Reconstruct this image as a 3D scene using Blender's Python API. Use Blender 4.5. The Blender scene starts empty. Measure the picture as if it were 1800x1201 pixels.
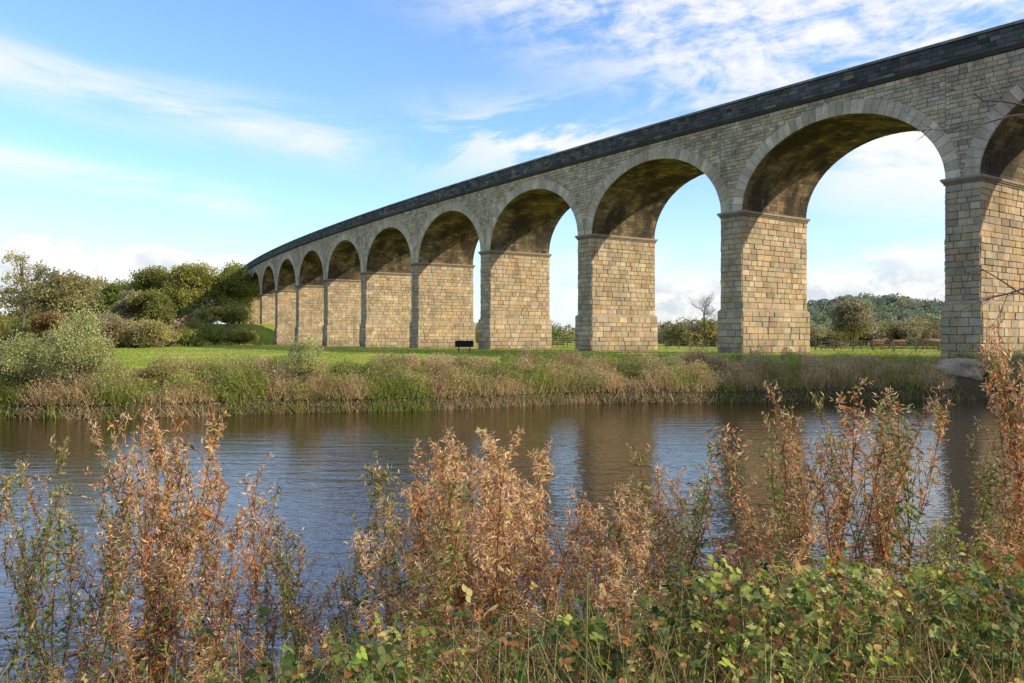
import bpy, math
import numpy as np
rng=np.random.default_rng(7)
EYE=3.5
scene=bpy.context.scene
# ---------------------------------------------------------------- helpers
def h2(ix,iy,seed):
    v=np.sin(ix*127.1+iy*311.7+seed*74.7)*43758.5453
    return v-np.floor(v)
def vn(x,y,seed=0):
    x=np.asarray(x,float);y=np.asarray(y,float)
    ix=np.floor(x);iy=np.floor(y);fx=x-ix;fy=y-iy
    fx=fx*fx*(3-2*fx);fy=fy*fy*(3-2*fy)
    a=h2(ix,iy,seed);b=h2(ix+1,iy,seed);c=h2(ix,iy+1,seed);d=h2(ix+1,iy+1,seed)
    return (a*(1-fx)+b*fx)*(1-fy)+(c*(1-fx)+d*fx)*fy
def fbm(x,y,seed=0,o=4):
    r=0;a=.5;t=0
    for i in range(o):
        r=r+a*vn(x*2**i,y*2**i,seed+i*3.1);t+=a;a*=.5
    return r/t
def sst(a,b,x):
    t=np.clip((x-a)/(b-a),0,1);return t*t*(3-2*t)
def unit(v):
    return v/np.maximum(np.linalg.norm(v,axis=-1,keepdims=True),1e-9)
class MB:
    def __init__(s): s.v=[];s.c=[];s.lv=[];s.lt=[];s.mi=[];s.n=0
    def add(s,V,F,C,mat=0):
        V=np.asarray(V,float).reshape(-1,3);F=np.asarray(F,np.int64)
        C=np.asarray(C,float)
        if C.ndim==1: C=np.tile(C[None],(len(V),1))
        s.v.append(V);s.c.append(C);s.lv.append((F+s.n).ravel());s.lt.append(np.full(len(F),F.shape[1]))
        s.mi.append(np.full(len(F),mat));s.n+=len(V)
    def build(s,name,mats,smooth=False,link=True):
        V=np.concatenate(s.v);C=np.concatenate(s.c);LV=np.concatenate(s.lv);LT=np.concatenate(s.lt);MI=np.concatenate(s.mi)
        me=bpy.data.meshes.new(name)
        me.vertices.add(len(V));me.vertices.foreach_set('co',V.ravel())
        me.loops.add(len(LV));me.loops.foreach_set('vertex_index',LV.astype(np.int32))
        me.polygons.add(len(LT))
        st=np.concatenate([[0],np.cumsum(LT)[:-1]])
        me.polygons.foreach_set('loop_start',st.astype(np.int32))
        me.polygons.foreach_set('loop_total',LT.astype(np.int32))
        me.polygons.foreach_set('material_index',MI.astype(np.int32))
        me.polygons.foreach_set('use_smooth',np.full(len(LT),smooth))
        me.update(calc_edges=True)
        a=me.color_attributes.new('Col','FLOAT_COLOR','POINT')
        a.data.foreach_set('color',np.concatenate([C,np.ones((len(C),1))],1).ravel())
        for m in mats: me.materials.append(m)
        if not link: return me
        ob=bpy.data.objects.new(name,me);scene.collection.objects.link(ob);return ob
def stamp(mb,tV,tF,pos,X,Y,Z,col,mat=0):
    N=len(pos);n=len(tV)
    V=pos[:,None]+tV[None,:,0:1]*X[:,None]+tV[None,:,1:2]*Y[:,None]+tV[None,:,2:3]*Z[:,None]
    F=(tF[None]+(np.arange(N)*n)[:,None,None]).reshape(-1,tF.shape[1])
    C=np.repeat(col,n,axis=0)
    mb.add(V.reshape(-1,3),F,C,mat)
LEAF_V=np.array([[0,0,0],[-.5,.45,.14],[.5,.45,.14],[0,1,-.05]]);LEAF_F=np.array([[0,2,3],[0,3,1]])
BR_V=np.array([[0,0,0],[0,.5,-.02],[0,1,-.14],[-.33,.2,.07],[-.4,.55,.05],[.33,.2,.07],[.4,.55,.05]])
BR_F=np.array([[0,5,6,1],[0,1,4,3]]);BR_F2=np.array([[1,6,2],[1,2,4]])
BLADE_V=np.array([[-.5,0,0],[.5,0,0],[-.35,.5,.0],[.35,.5,.0],[0,1,.22]]);BLADE_F=np.array([[0,1,3],[0,3,2],[2,3,4]])
def leaves(mb,pos,d,ln,wd,col,mat=0,tV=LEAF_V,tF=LEAF_F,up=None):
    d=unit(d);N=len(pos)
    r=rng.normal(size=(N,3)) if up is None else up
    x=unit(np.cross(d,r));z=np.cross(x,d)
    ln=np.broadcast_to(ln,(N,));wd=np.broadcast_to(wd,(N,))
    stamp(mb,tV,tF,pos,x*wd[:,None],d*ln[:,None],z*ln[:,None],col,mat)
def tube(mb,pts,rad,sides,col,mat=0):
    pts=np.asarray(pts,float);n=len(pts);rad=np.broadcast_to(rad,(n,))
    tan=unit(np.gradient(pts,axis=0))
    ref=np.array([.31,.2,.93]) if abs(tan[0][2])<.9 else np.array([1,.1,0.])
    x=unit(np.cross(tan,ref));y=np.cross(tan,x)
    a=np.arange(sides)*2*math.pi/sides
    V=pts[:,None]+rad[:,None,None]*(np.cos(a)[None,:,None]*x[:,None]+np.sin(a)[None,:,None]*y[:,None])
    F=[]
    for i in range(n-1):
        for j in range(sides):
            k=(j+1)%sides;F.append([i*sides+j,i*sides+k,(i+1)*sides+k,(i+1)*sides+j])
    mb.add(V.reshape(-1,3),F,col,mat)
def pick(pal,N,j=.12):
    pal=np.array(pal,float);c=pal[rng.integers(0,len(pal),N)]
    return np.clip(c*(1+rng.normal(0,j,(N,1)))*(1+rng.normal(0,j*.3,(N,3))),.003,.9)
# ---------------------------------------------------------------- materials
def newmat(name):
    m=bpy.data.materials.new(name);m.use_nodes=True;nt=m.node_tree;nt.nodes.clear();return m,nt
def N_(nt,t,**k):
    n=nt.nodes.new(t)
    for a,b in k.items(): setattr(n,a,b)
    return n
def foliage_mat(name,trans=.35,rough=.55,spec=.25):
    m,nt=newmat(name);L=nt.links
    at=N_(nt,'ShaderNodeAttribute',attribute_name='Col')
    p=N_(nt,'ShaderNodeBsdfPrincipled');p.inputs['Roughness'].default_value=rough
    p.inputs['Specular IOR Level'].default_value=spec
    tr=N_(nt,'ShaderNodeBsdfTranslucent');mx=N_(nt,'ShaderNodeMixShader');mx.inputs[0].default_value=trans
    hs=N_(nt,'ShaderNodeHueSaturation');hs.inputs['Saturation'].default_value=1.1;hs.inputs['Value'].default_value=1.5
    o=N_(nt,'ShaderNodeOutputMaterial')
    L.new(at.outputs['Color'],p.inputs['Base Color']);L.new(at.outputs['Color'],hs.inputs['Color'])
    L.new(hs.outputs[0],tr.inputs['Color'])
    L.new(p.outputs[0],mx.inputs[1]);L.new(tr.outputs[0],mx.inputs[2]);L.new(mx.outputs[0],o.inputs[0]);return m
def stone_mat(name,stain=.5,bump=.5,stain_col=(.09,.075,.055),thr=(.5,.75),streak=0.,base_dark=False):
    m,nt=newmat(name);L=nt.links
    at=N_(nt,'ShaderNodeAttribute',attribute_name='Col')
    g=N_(nt,'ShaderNodeNewGeometry')
    def nz(sc,s3,det,ro):
        n=N_(nt,'ShaderNodeTexNoise');n.inputs['Scale'].default_value=sc;n.inputs['Detail'].default_value=det;n.inputs['Roughness'].default_value=ro
        mp=N_(nt,'ShaderNodeMapping');mp.inputs['Scale'].default_value=s3;L.new(g.outputs['Position'],mp.inputs['Vector']);L.new(mp.outputs[0],n.inputs['Vector']);return n
    def mr(v,a,b,c,d):
        r=N_(nt,'ShaderNodeMapRange');r.inputs[1].default_value=a;r.inputs[2].default_value=b;r.inputs[3].default_value=c;r.inputs[4].default_value=d;L.new(v,r.inputs[0]);return r.outputs[0]
    n1=nz(9,(1,1,1),6,.65);n2=nz(.35,(1,1,.45),7,.62);n4=nz(.8,(1,1,1),5,.6)
    mul=N_(nt,'ShaderNodeVectorMath',operation='SCALE');L.new(at.outputs['Color'],mul.inputs[0]);L.new(mr(n1.outputs[0],.3,.7,.75,1.22),mul.inputs['Scale'])
    mul2=N_(nt,'ShaderNodeVectorMath',operation='SCALE');L.new(mul.outputs[0],mul2.inputs[0]);L.new(mr(n4.outputs[0],.35,.65,.84,1.13),mul2.inputs['Scale'])
    f=mr(n2.outputs[0],thr[0],thr[1],0,stain)
    def mxx(a,b_):
        q=N_(nt,'ShaderNodeMath',operation='MAXIMUM');L.new(a,q.inputs[0]);L.new(b_,q.inputs[1]);return q.outputs[0]
    if streak>0:
        n3=nz(1.1,(1,1,.09),5,.6);f=mxx(f,mr(n3.outputs[0],.53,.75,0,streak))
    if base_dark:
        sp=N_(nt,'ShaderNodeSeparateXYZ');L.new(g.outputs['Position'],sp.inputs[0])
        q=N_(nt,'ShaderNodeMath',operation='MULTIPLY');L.new(mr(sp.outputs[2],4.2,2.0,0,.75),q.inputs[0]);L.new(mr(n2.outputs[0],.35,.6,.25,1),q.inputs[1]);f=mxx(f,q.outputs[0])
    mx=N_(nt,'ShaderNodeMix',data_type='RGBA');L.new(f,mx.inputs['Factor']);L.new(mul2.outputs[0],mx.inputs['A']);mx.inputs['B'].default_value=(*stain_col,1)
    b=N_(nt,'ShaderNodeBump');b.inputs['Strength'].default_value=bump;b.inputs['Distance'].default_value=.06;L.new(n1.outputs[0],b.inputs['Height'])
    p=N_(nt,'ShaderNodeBsdfPrincipled');p.inputs['Roughness'].default_value=.92;p.inputs['Specular IOR Level'].default_value=.15
    L.new(mx.outputs['Result'],p.inputs['Base Color']);L.new(b.outputs[0],p.inputs['Normal'])
    o=N_(nt,'ShaderNodeOutputMaterial');L.new(p.outputs[0],o.inputs[0]);return m
M_leaf=foliage_mat('foliage');M_dry=foliage_mat('dry_foliage',.42,.65,.15);M_glossleaf=foliage_mat('bramble_leaf',.35,.5,.22)
M_bark=stone_mat('bark',.3,.6)
M_stone=stone_mat('viaduct_stone',.55,.7,(.15,.11,.075),(.5,.74),.5,True)
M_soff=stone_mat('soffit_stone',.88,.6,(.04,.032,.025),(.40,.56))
M_dark=stone_mat('weathered_parapet_stone',.5,.5,(.05,.05,.048),(.45,.65))
M_wood=stone_mat('weathered_wood',.3,.4)
M_rock=stone_mat('boulder_rock',.6,1.,(.14,.12,.085),(.42,.6))
M_paint=stone_mat('dark_sign_board',.1,.05)
# ground
m,nt=newmat('ground');L=nt.links;M_ground=m
g=N_(nt,'ShaderNodeNewGeometry')
def noise(sc,det=6,rough=.6,scale3=None):
    n=N_(nt,'ShaderNodeTexNoise');n.inputs['Scale'].default_value=sc;n.inputs['Detail'].default_value=det;n.inputs['Roughness'].default_value=rough
    if scale3:
        mp=N_(nt,'ShaderNodeMapping');mp.inputs['Scale'].default_value=scale3;L.new(g.outputs['Position'],mp.inputs[0]);L.new(mp.outputs[0],n.inputs['Vector'])
    else: L.new(g.outputs['Position'],n.inputs['Vector'])
    return n
na=noise(.09,6,.65);nb=noise(1.2,6,.7);nc=noise(9,4,.7)
cr=N_(nt,'ShaderNodeValToRGB');L.new(na.outputs[0],cr.inputs[0])
e=cr.color_ramp.elements;e[0].position=.38;e[0].color=(.20,.26,.035,1);e[1].position=.6;e[1].color=(.37,.39,.07,1)
cr2=N_(nt,'ShaderNodeValToRGB');L.new(nb.outputs[0],cr2.inputs[0])
e=cr2.color_ramp.elements;e[0].position=.3;e[0].color=(.6,.62,.55,1);e[1].position=.7;e[1].color=(1.25,1.2,1.15,1)
mm=N_(nt,'ShaderNodeMix',data_type='RGBA',blend_type='MULTIPLY');mm.inputs['Factor'].default_value=1
L.new(cr.outputs[0],mm.inputs['A']);L.new(cr2.outputs[0],mm.inputs['B'])
at=N_(nt,'ShaderNodeAttribute',attribute_name='Col')
mx=N_(nt,'ShaderNodeMix',data_type='RGBA');sep=N_(nt,'ShaderNodeSeparateColor');L.new(at.outputs['Color'],sep.inputs[0])
L.new(sep.outputs[0],mx.inputs['Factor']);L.new(mm.outputs['Result'],mx.inputs['A'])
cr3=N_(nt,'ShaderNodeValToRGB');L.new(nc.outputs[0],cr3.inputs[0])
e=cr3.color_ramp.elements;e[0].position=.3;e[0].color=(.03,.022,.012,1);e[1].position=.7;e[1].color=(.11,.09,.045,1)
L.new(cr3.outputs[0],mx.inputs['B'])
b=N_(nt,'ShaderNodeBump');b.inputs['Strength'].default_value=.6;b.inputs['Distance'].default_value=.15;L.new(nb.outputs[0],b.inputs['Height'])
p=N_(nt,'ShaderNodeBsdfPrincipled');p.inputs['Roughness'].default_value=.95;p.inputs['Specular IOR Level'].default_value=.1
L.new(mx.outputs['Result'],p.inputs['Base Color']);L.new(b.outputs[0],p.inputs['Normal'])
o=N_(nt,'ShaderNodeOutputMaterial');L.new(p.outputs[0],o.inputs[0])
# water
m,nt=newmat('river_water');L=nt.links;M_water=m
g=N_(nt,'ShaderNodeNewGeometry')
w1=noise(1.5,3,.5,(.45,1.2,1));w2=noise(5,3,.55,(.7,1.3,1));w3=noise(.12,3,.5,(.5,1.4,1))
r3=N_(nt,'ShaderNodeMapRange');r3.inputs[1].default_value=.38;r3.inputs[2].default_value=.62;r3.inputs[3].default_value=.25;r3.inputs[4].default_value=1.;L.new(w3.outputs[0],r3.inputs[0])
b1=N_(nt,'ShaderNodeBump');b1.inputs['Distance'].default_value=.05;L.new(w1.outputs[0],b1.inputs['Height']);L.new(r3.outputs[0],b1.inputs['Strength'])
b2=N_(nt,'ShaderNodeBump');b2.inputs['Distance'].default_value=.015;b2.inputs['Strength'].default_value=.9;L.new(w2.outputs[0],b2.inputs['Height']);L.new(b1.outputs[0],b2.inputs['Normal'])
p=N_(nt,'ShaderNodeBsdfPrincipled');p.inputs['Base Color'].default_value=(.032,.014,.004,1);p.inputs['Roughness'].default_value=.03;p.inputs['IOR'].default_value=1.5
L.new(b2.outputs[0],p.inputs['Normal']);o=N_(nt,'ShaderNodeOutputMaterial');L.new(p.outputs[0],o.inputs[0])
# ---------------------------------------------------------------- terrain
def Ys(x): return 44+.28*x+1.0*np.sin(x*.17+.6)+.6*np.sin(x*.43)
def Yn(x): return 8.4+.28*x+.4*np.sin(x*.9)
def gz(x,y):
    x=np.asarray(x,float);y=np.asarray(y,float)
    df=(y-Ys(x))/1.04;dn=(Yn(x)-y)/1.04
    n=fbm(x*.25,y*.25,3,3)-.5
    far=(2.0+.15*sst(5,30,df))*sst(-.6,1,df/4.2)+n*.3*sst(0,5,df)
    near=1.8*np.clip(dn/5.,0,1)+n*.3*sst(0,3,dn)+.02*np.clip(dn-5,0,100)
    bed=-1.5*np.clip(-np.maximum(df,dn)/2,0,1)
    z=np.where(df>0,far,np.where(dn>0,near,bed))
    Yb=203+.4*(x+56)
    m=sst(0,14,y-Yb)*sst(-20,-48,x)*sst(-190,-125,x)*5.2
    z=z+m
    z=z+10*sst(700,1600,y)*fbm(x*.002,y*.002,5,3)
    z=z+34*np.exp(-((x-395)/135)**2-((y-980)/160)**2)+24*np.exp(-((x-620)/200)**2-((y-1100)/200)**2)
    return z
def axis(spec):
    out=[]
    for a,b_,st in spec: out+=list(np.arange(a,b_,st))
    return np.array(out)
gx=axis([(-3000,-400,130),(-400,-120,14),(-120,-40,2),(-40,-7,.8),(-7,7,.3),(7,60,.8),(60,200,5),(200,900,20),(900,3001,150)])
gy=axis([(-300,-20,28),(-20,0,2),(0,12,.3),(12,34,1.5),(34,62,.45),(62,150,1.8),(150,250,2),(250,700,15),(700,1400,25),(1400,4001,200)])
GX,GY=np.meshgrid(gx,gy);GZ=gz(GX,GY)
nx=len(gx);ny=len(gy);idx=np.arange(nx*ny).reshape(ny,nx)
F=np.stack([idx[:-1,:-1],idx[:-1,1:],idx[1:,1:],idx[1:,:-1]],-1).reshape(-1,4)
df=(GY-Ys(GX));dn=Yn(GX)-GY
bare_shade=np.where(df>0,1-sst(2.2,4.0,df),1.0)
yb=GY-(203+.4*(GX+56))
bare_shade=np.maximum(bare_shade,sst(-1,3,yb)*sst(20,12,yb)*sst(-58,-68,GX)*sst(-150,-120,GX)*.8*sst(.25,.6,fbm(GX*.12,GY*.12,77,3)))  # brown mound slope, with its shade put into the ground colour too
mb=MB();mb.add(np.stack([GX,GY,GZ],-1).reshape(-1,3),F,np.repeat(bare_shade.reshape(-1,1),3,1));mb.build('ground',[M_ground],True)
mb=MB();xs=np.linspace(-500,500,201);V=[]
for x in xs: V+= [[x,8.4+.28*x-2.5,0],[x,44+.28*x+4,0]]
F=[[2*i,2*i+2,2*i+3,2*i+1] for i in range(200)]
mb.add(V,F,(.1,.1,.1));mb.build('river_water',[M_water])
# ---------------------------------------------------------------- viaduct
Lb=20.7;T=2.4;W=9.4;A=(Lb-T)/2;B=6.55;ZI=15.0;ZT=23.2
ths=[42,41,40,39,38,37,36,35,33.9,32.7,31.5,30.2,28.9,27.5,26,24.5,23,21.5,20,18.5,17,15.5,14]
kn=(np.arange(-6,17)+.5)*Lb
SS=np.arange(-6.5*Lb,17*Lb,.5);TH=np.radians(np.interp(SS,kn,ths))
bx=np.cumsum(-np.sin(TH)*.5);by=np.cumsum(np.cos(TH)*.5)
bx=bx-np.interp(0,SS,bx)+31.45;by=by-np.interp(0,SS,by)+61.87
def mp(s,t,z):
    s=np.asarray(s,float);th=np.interp(s,SS,TH)
    return np.stack(np.broadcast_arrays(np.interp(s,SS,bx)+t*np.cos(th),np.interp(s,SS,by)+t*np.sin(th),z),-1)
STONE=[(.47,.345,.205),(.49,.37,.23),(.44,.315,.185),(.47,.36,.24),(.41,.30,.185),(.50,.385,.255),(.46,.31,.16),(.36,.28,.19),(.42,.335,.24)]
WALL=[(.53,.405,.26),(.50,.38,.245),(.54,.43,.29),(.47,.365,.24),(.52,.385,.225),(.56,.445,.31),(.38,.30,.205),(.43,.355,.26)]
RING=[(.57,.455,.32),(.52,.415,.285),(.59,.475,.34),(.47,.38,.265)]
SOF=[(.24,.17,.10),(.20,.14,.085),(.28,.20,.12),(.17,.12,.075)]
DARK=[(.10,.096,.09),(.085,.082,.078),(.125,.115,.10),(.07,.07,.068),(.155,.135,.105)]
def rects(u0,u1,z0,z1,h,wlo,whi):
    R=[];n=max(1,round((z1-z0)/h))
    hs=rng.uniform(.8,1.2,n);zs=z0+np.concatenate([[0],np.cumsum(hs)])/hs.sum()*(z1-z0)
    for i in range(n):
        u=u0
        first=True
        while u<u1-.01:
            w=rng.uniform(wlo,whi)*(0.6 if first and i%2 else 1);first=False
            v=u+w
            if u1-v<wlo*.6: v=u1
            R.append((u,v,zs[i],zs[i+1]));u=v
    return np.array(R)
def blocks(mb,Q,fn,depth,pal,gap=.01,bev=.028,mat=0,j=.09):
    N=len(Q);c=Q.mean(1,keepdims=True);dv=Q-c;sg=np.sign(dv)
    q0=Q-sg*gap;q1=Q-sg*(gap+bev)
    d=depth*rng.uniform(.45,1.25,(N,1))*rng.uniform(.75,1.25,(N,4))
    v0=fn(q0[...,0],q0[...,1],np.zeros((N,4)));v1=fn(q1[...,0],q1[...,1],d)
    V=np.concatenate([v0,v1],1)
    f=np.array([[4,5,6,7],[0,1,5,4],[1,2,6,5],[2,3,7,6],[3,0,4,7]])
    F=(f[None]+(np.arange(N)*8)[:,None,None]).reshape(-1,4)
    col=pick(pal,N,j)
    mb.add(V.reshape(-1,3),F,np.repeat(col,8,0),mat)
def r2q(R):
    return np.stack([np.stack([R[:,0],R[:,2]],-1),np.stack([R[:,1],R[:,2]],-1),np.stack([R[:,1],R[:,3]],-1),np.stack([R[:,0],R[:,3]],-1)],1)
MORT=(.27,.20,.13)
def sbox(mb,s0,s1,t0,t1,z0,z1,col,ns=1):
    for i in range(ns):
        a=s0+(s1-s0)*i/ns;b_=s0+(s1-s0)*(i+1)/ns
        V=mp(np.array([a,b_,b_,a]*2),np.array([t0,t0,t1,t1]*2),np.array([z0]*4+[z1]*4))
        mb.add(V,[[0,1,5,4],[1,2,6,5],[2,3,7,6],[3,0,4,7],[4,5,6,7],[0,3,2,1]],col)
KS=list(range(-5,16))
via=bpy.data.objects.new('railway_viaduct',None);scene.collection.objects.link(via)
def child(mbx,name,mats,parent,smooth=False):
    o=mbx.build(name,mats,smooth);o.parent=parent;return o
piers=MB();imp=MB()
def fourfaces(mb,s0,s1,t0,t1,z0,z1,h,wlo,whi,depth,pal,ext=.03):
    R=rects(t0-ext,t1+ext,z0,z1,h,wlo,whi)
    blocks(mb,r2q(R),lambda u,z,d:mp(s0-d,u,z),depth,pal)
    R=rects(s0-ext,s1+ext,z0,z1,h,wlo,whi)
    blocks(mb,r2q(R),lambda u,z,d:mp(u,t0-d,z),depth,pal)
    R=rects(t0-ext,t1+ext,z0,z1,h,wlo*1.3,whi*1.3)
    blocks(mb,r2q(R),lambda u,z,d:mp(s1+d,u,z),depth,pal)
    R=rects(s0-ext,s1+ext,z0,z1,h,wlo,whi)
    blocks(mb,r2q(R),lambda u,z,d:mp(u,t1+d,z),depth,pal)
for k in KS:
    s1=k*Lb;s0=s1-T
    sbox(piers,s0,s1,0,W,5.5,ZI-.3,MORT)
    fourfaces(piers,s0,s1,0,W,6.3,ZI-.36,.5,.55,1.3,.085,STONE)
    e=.2
    sbox(piers,s0-e,s1+e,-e,W+e,-4,6.05,MORT)
    fourfaces(piers,s0-e,s1+e,-e,W+e,.05 if k>-4 else -1,6.0,.52,.6,1.35,.10,STONE)
    lo=mp(np.array([s0-e-.05,s1+e+.05,s1+e+.05,s0-e-.05]),np.array([-e-.05,-e-.05,W+e+.05,W+e+.05]),np.full(4,6.05))
    hi=mp(np.array([s0-.02,s1+.02,s1+.02,s0-.02]),np.array([-.02,-.02,W+.02,W+.02]),np.full(4,6.32))
    lo0=lo.copy();lo0[:,2]=5.97
    piers.add(np.concatenate([lo0,lo,hi]),[[0,1,5,4],[1,2,6,5],[2,3,7,6],[3,0,4,7],[4,5,9,8],[5,6,10,9],[6,7,11,10],[7,4,8,11]],(.36,.28,.185))
    for e1,za,zb,c in ((.12,ZI-.36,ZI-.2,(.22,.17,.115)),(.2,ZI-.2,ZI-.08,(.25,.20,.135)),(.28,ZI-.08,ZI+.1,(.33,.265,.185))):
        sbox(imp,s0-e1,s1+e1,-e1,W+e1,za,zb-.002,c)
child(piers,'piers',[M_stone],via);child(imp,'impost_mouldings',[M_stone],via)
wall=MB();ring=MB();sof=MB()
for k in KS:
    sb=k*Lb;mid=sb+A
    ph=np.linspace(0,math.pi,49);su=mid-A*np.cos(ph);zu=ZI+B*np.sin(ph)
    if k<KS[-1]:
        for t in (0,W):
            V=np.stack([mp(su,t,zu),mp(su,t,np.full(49,ZT))],1).reshape(-1,3)
            wall.add(V,[[2*i,2*i+2,2*i+3,2*i+1] for i in range(48)],MORT)
        V=mp(np.array([sb+2*A,sb+Lb]*2),np.array([0,0,0,0]),np.array([ZI-.1,ZI-.1,ZT,ZT]));wall.add(V[[0,1,3,2]],[[0,1,2,3]],MORT)
        V=mp(np.array([sb+2*A,sb+Lb]*2),np.array([W]*4),np.array([ZI-.1,ZI-.1,ZT,ZT]));wall.add(V[[0,1,3,2]],[[0,1,2,3]],MORT)
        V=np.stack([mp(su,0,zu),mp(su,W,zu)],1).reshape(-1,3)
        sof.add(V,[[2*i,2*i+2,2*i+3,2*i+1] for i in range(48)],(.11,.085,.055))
        pf=np.linspace(0,math.pi,2001);ar=np.concatenate([[0],np.cumsum(np.hypot(np.diff(A*np.cos(pf)),np.diff(B*np.sin(pf))))])
        def fs(u,z,d,mid=mid,pf=pf,ar=ar):
            f=np.interp(z,ar,pf);nrm=np.stack([np.cos(f)/A,-np.sin(f)/B],-1);nrm=unit(nrm)
            return mp(mid-A*np.cos(f)+nrm[...,0]*d,u,ZI+B*np.sin(f)+nrm[...,1]*d)
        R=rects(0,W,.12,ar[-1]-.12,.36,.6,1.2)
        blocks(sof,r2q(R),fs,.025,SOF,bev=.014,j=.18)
        nv=41;pv=np.interp(np.linspace(0,ar[-1],nv+1),ar,pf)
        def pt(f,off):
            n=unit(np.stack([-np.cos(f)/A,np.sin(f)/B],-1));return np.stack([mid-A*np.cos(f)+n[...,0]*off,ZI+B*np.sin(f)+n[...,1]*off],-1)
        off=1.12
        i0_,i1_=pt(pv[:-1],0),pt(pv[1:],0);o0,o1=pt(pv[:-1],off),pt(pv[1:],off)
        Q=np.stack([i0_,i1_,o1,o0],1)
        N=len(Q);c=Q.mean(1,keepdims=True);Q0=c+(Q-c)*.985;Q1=c+(Q-c)*np.array([.93])
        zc=np.zeros((N,4));dd=.11*rng.uniform(.85,1.1,(N,1))+zc
        v0=mp(Q0[...,0],0*zc,Q0[...,1]);vm=mp(Q0[...,0],-dd*.6,Q0[...,1]);v1=mp(Q1[...,0],-dd,Q1[...,1])
        V=np.concatenate([v0,vm,v1],1)
        f=np.array([[8,9,10,11],[0,1,5,4],[1,2,6,5],[2,3,7,6],[3,0,4,7],[4,5,9,8],[5,6,10,9],[6,7,11,10],[7,4,8,11]])
        ring.add(V.reshape(-1,3),(f[None]+(np.arange(N)*12)[:,None,None]).reshape(-1,4),np.repeat(pick(RING,N,.08),12,0))
        R=rects(sb,sb+Lb,ZI+.12,ZT,.34,.42,1.0)
        uc=(R[:,0]+R[:,1])/2-sb;zc_=(R[:,2]+R[:,3])/2
        inside=((uc-A)/(A+.72))**2+((zc_-ZI)/(B+.75))**2<1
        R=R[~inside]
        blocks(wall,r2q(R),lambda u,z,d:mp(u,-d,z),.065,WALL,gap=.009,bev=.022,j=.11)
for a,b_ in ((-5*Lb-40,-5*Lb-T),(15*Lb,15*Lb+40)):
    sbox(wall,a,b_,0,W,-2,ZT,MORT,8)
    R=rects(a,b_,2,ZT,.4,.5,1.1);blocks(wall,r2q(R),lambda u,z,d:mp(u,-d,z),.045,WALL)
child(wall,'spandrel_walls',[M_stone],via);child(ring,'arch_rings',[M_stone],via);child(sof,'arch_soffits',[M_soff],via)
par=MB()
sg=np.arange(-5*Lb-38,15*Lb+38,1.5)
def sweep(prof,col):
    n=len(prof);V=np.stack([mp(sg,t,np.full(len(sg),z)) for t,z in prof],1).reshape(-1,3)
    F=[[i*n+j,(i+1)*n+j,(i+1)*n+j+1,i*n+j+1] for i in range(len(sg)-1) for j in range(n-1)]
    par.add(V,F,col)
for side in (1,-1):
    tt=(lambda t:t) if side==1 else (lambda t:W-t)
    sweep([(tt(.05),ZT-.02),(tt(-.2),ZT+.02),(tt(-.34),ZT+.2),(tt(-.40),ZT+.26),(tt(-.40),ZT+.5),(tt(-.08),ZT+.58),(tt(-.08),24.86),(tt(-.2),24.88),(tt(-.2),25.1),(tt(.45),25.12),(tt(.45),24.86),(tt(.38),24.86),(tt(.38),23.5)],(.08,.077,.072))
sweep([(.38,23.5),(W-.38,23.5)],(.12,.11,.1))
R=rects(sg[0],sg[-1],ZT+.6,24.84,.41,.5,1.0);blocks(par,r2q(R),lambda u,z,d:mp(u,-.08-d,z),.035,DARK,bev=.015,j=.2)
R=rects(sg[0],sg[-1],ZT+.265,ZT+.495,.23,.9,1.4);blocks(par,r2q(R),lambda u,z,d:mp(u,-.40-d,z),.012,DARK,bev=.01,j=.2)
R=rects(sg[0],sg[-1],24.885,25.095,.21,1.2,1.8);blocks(par,r2q(R),lambda u,z,d:mp(u,-.2-d,z),.015,[(.24,.23,.21),(.19,.185,.17)],bev=.01,j=.15)
child(par,'parapet',[M_dark],via)
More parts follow.
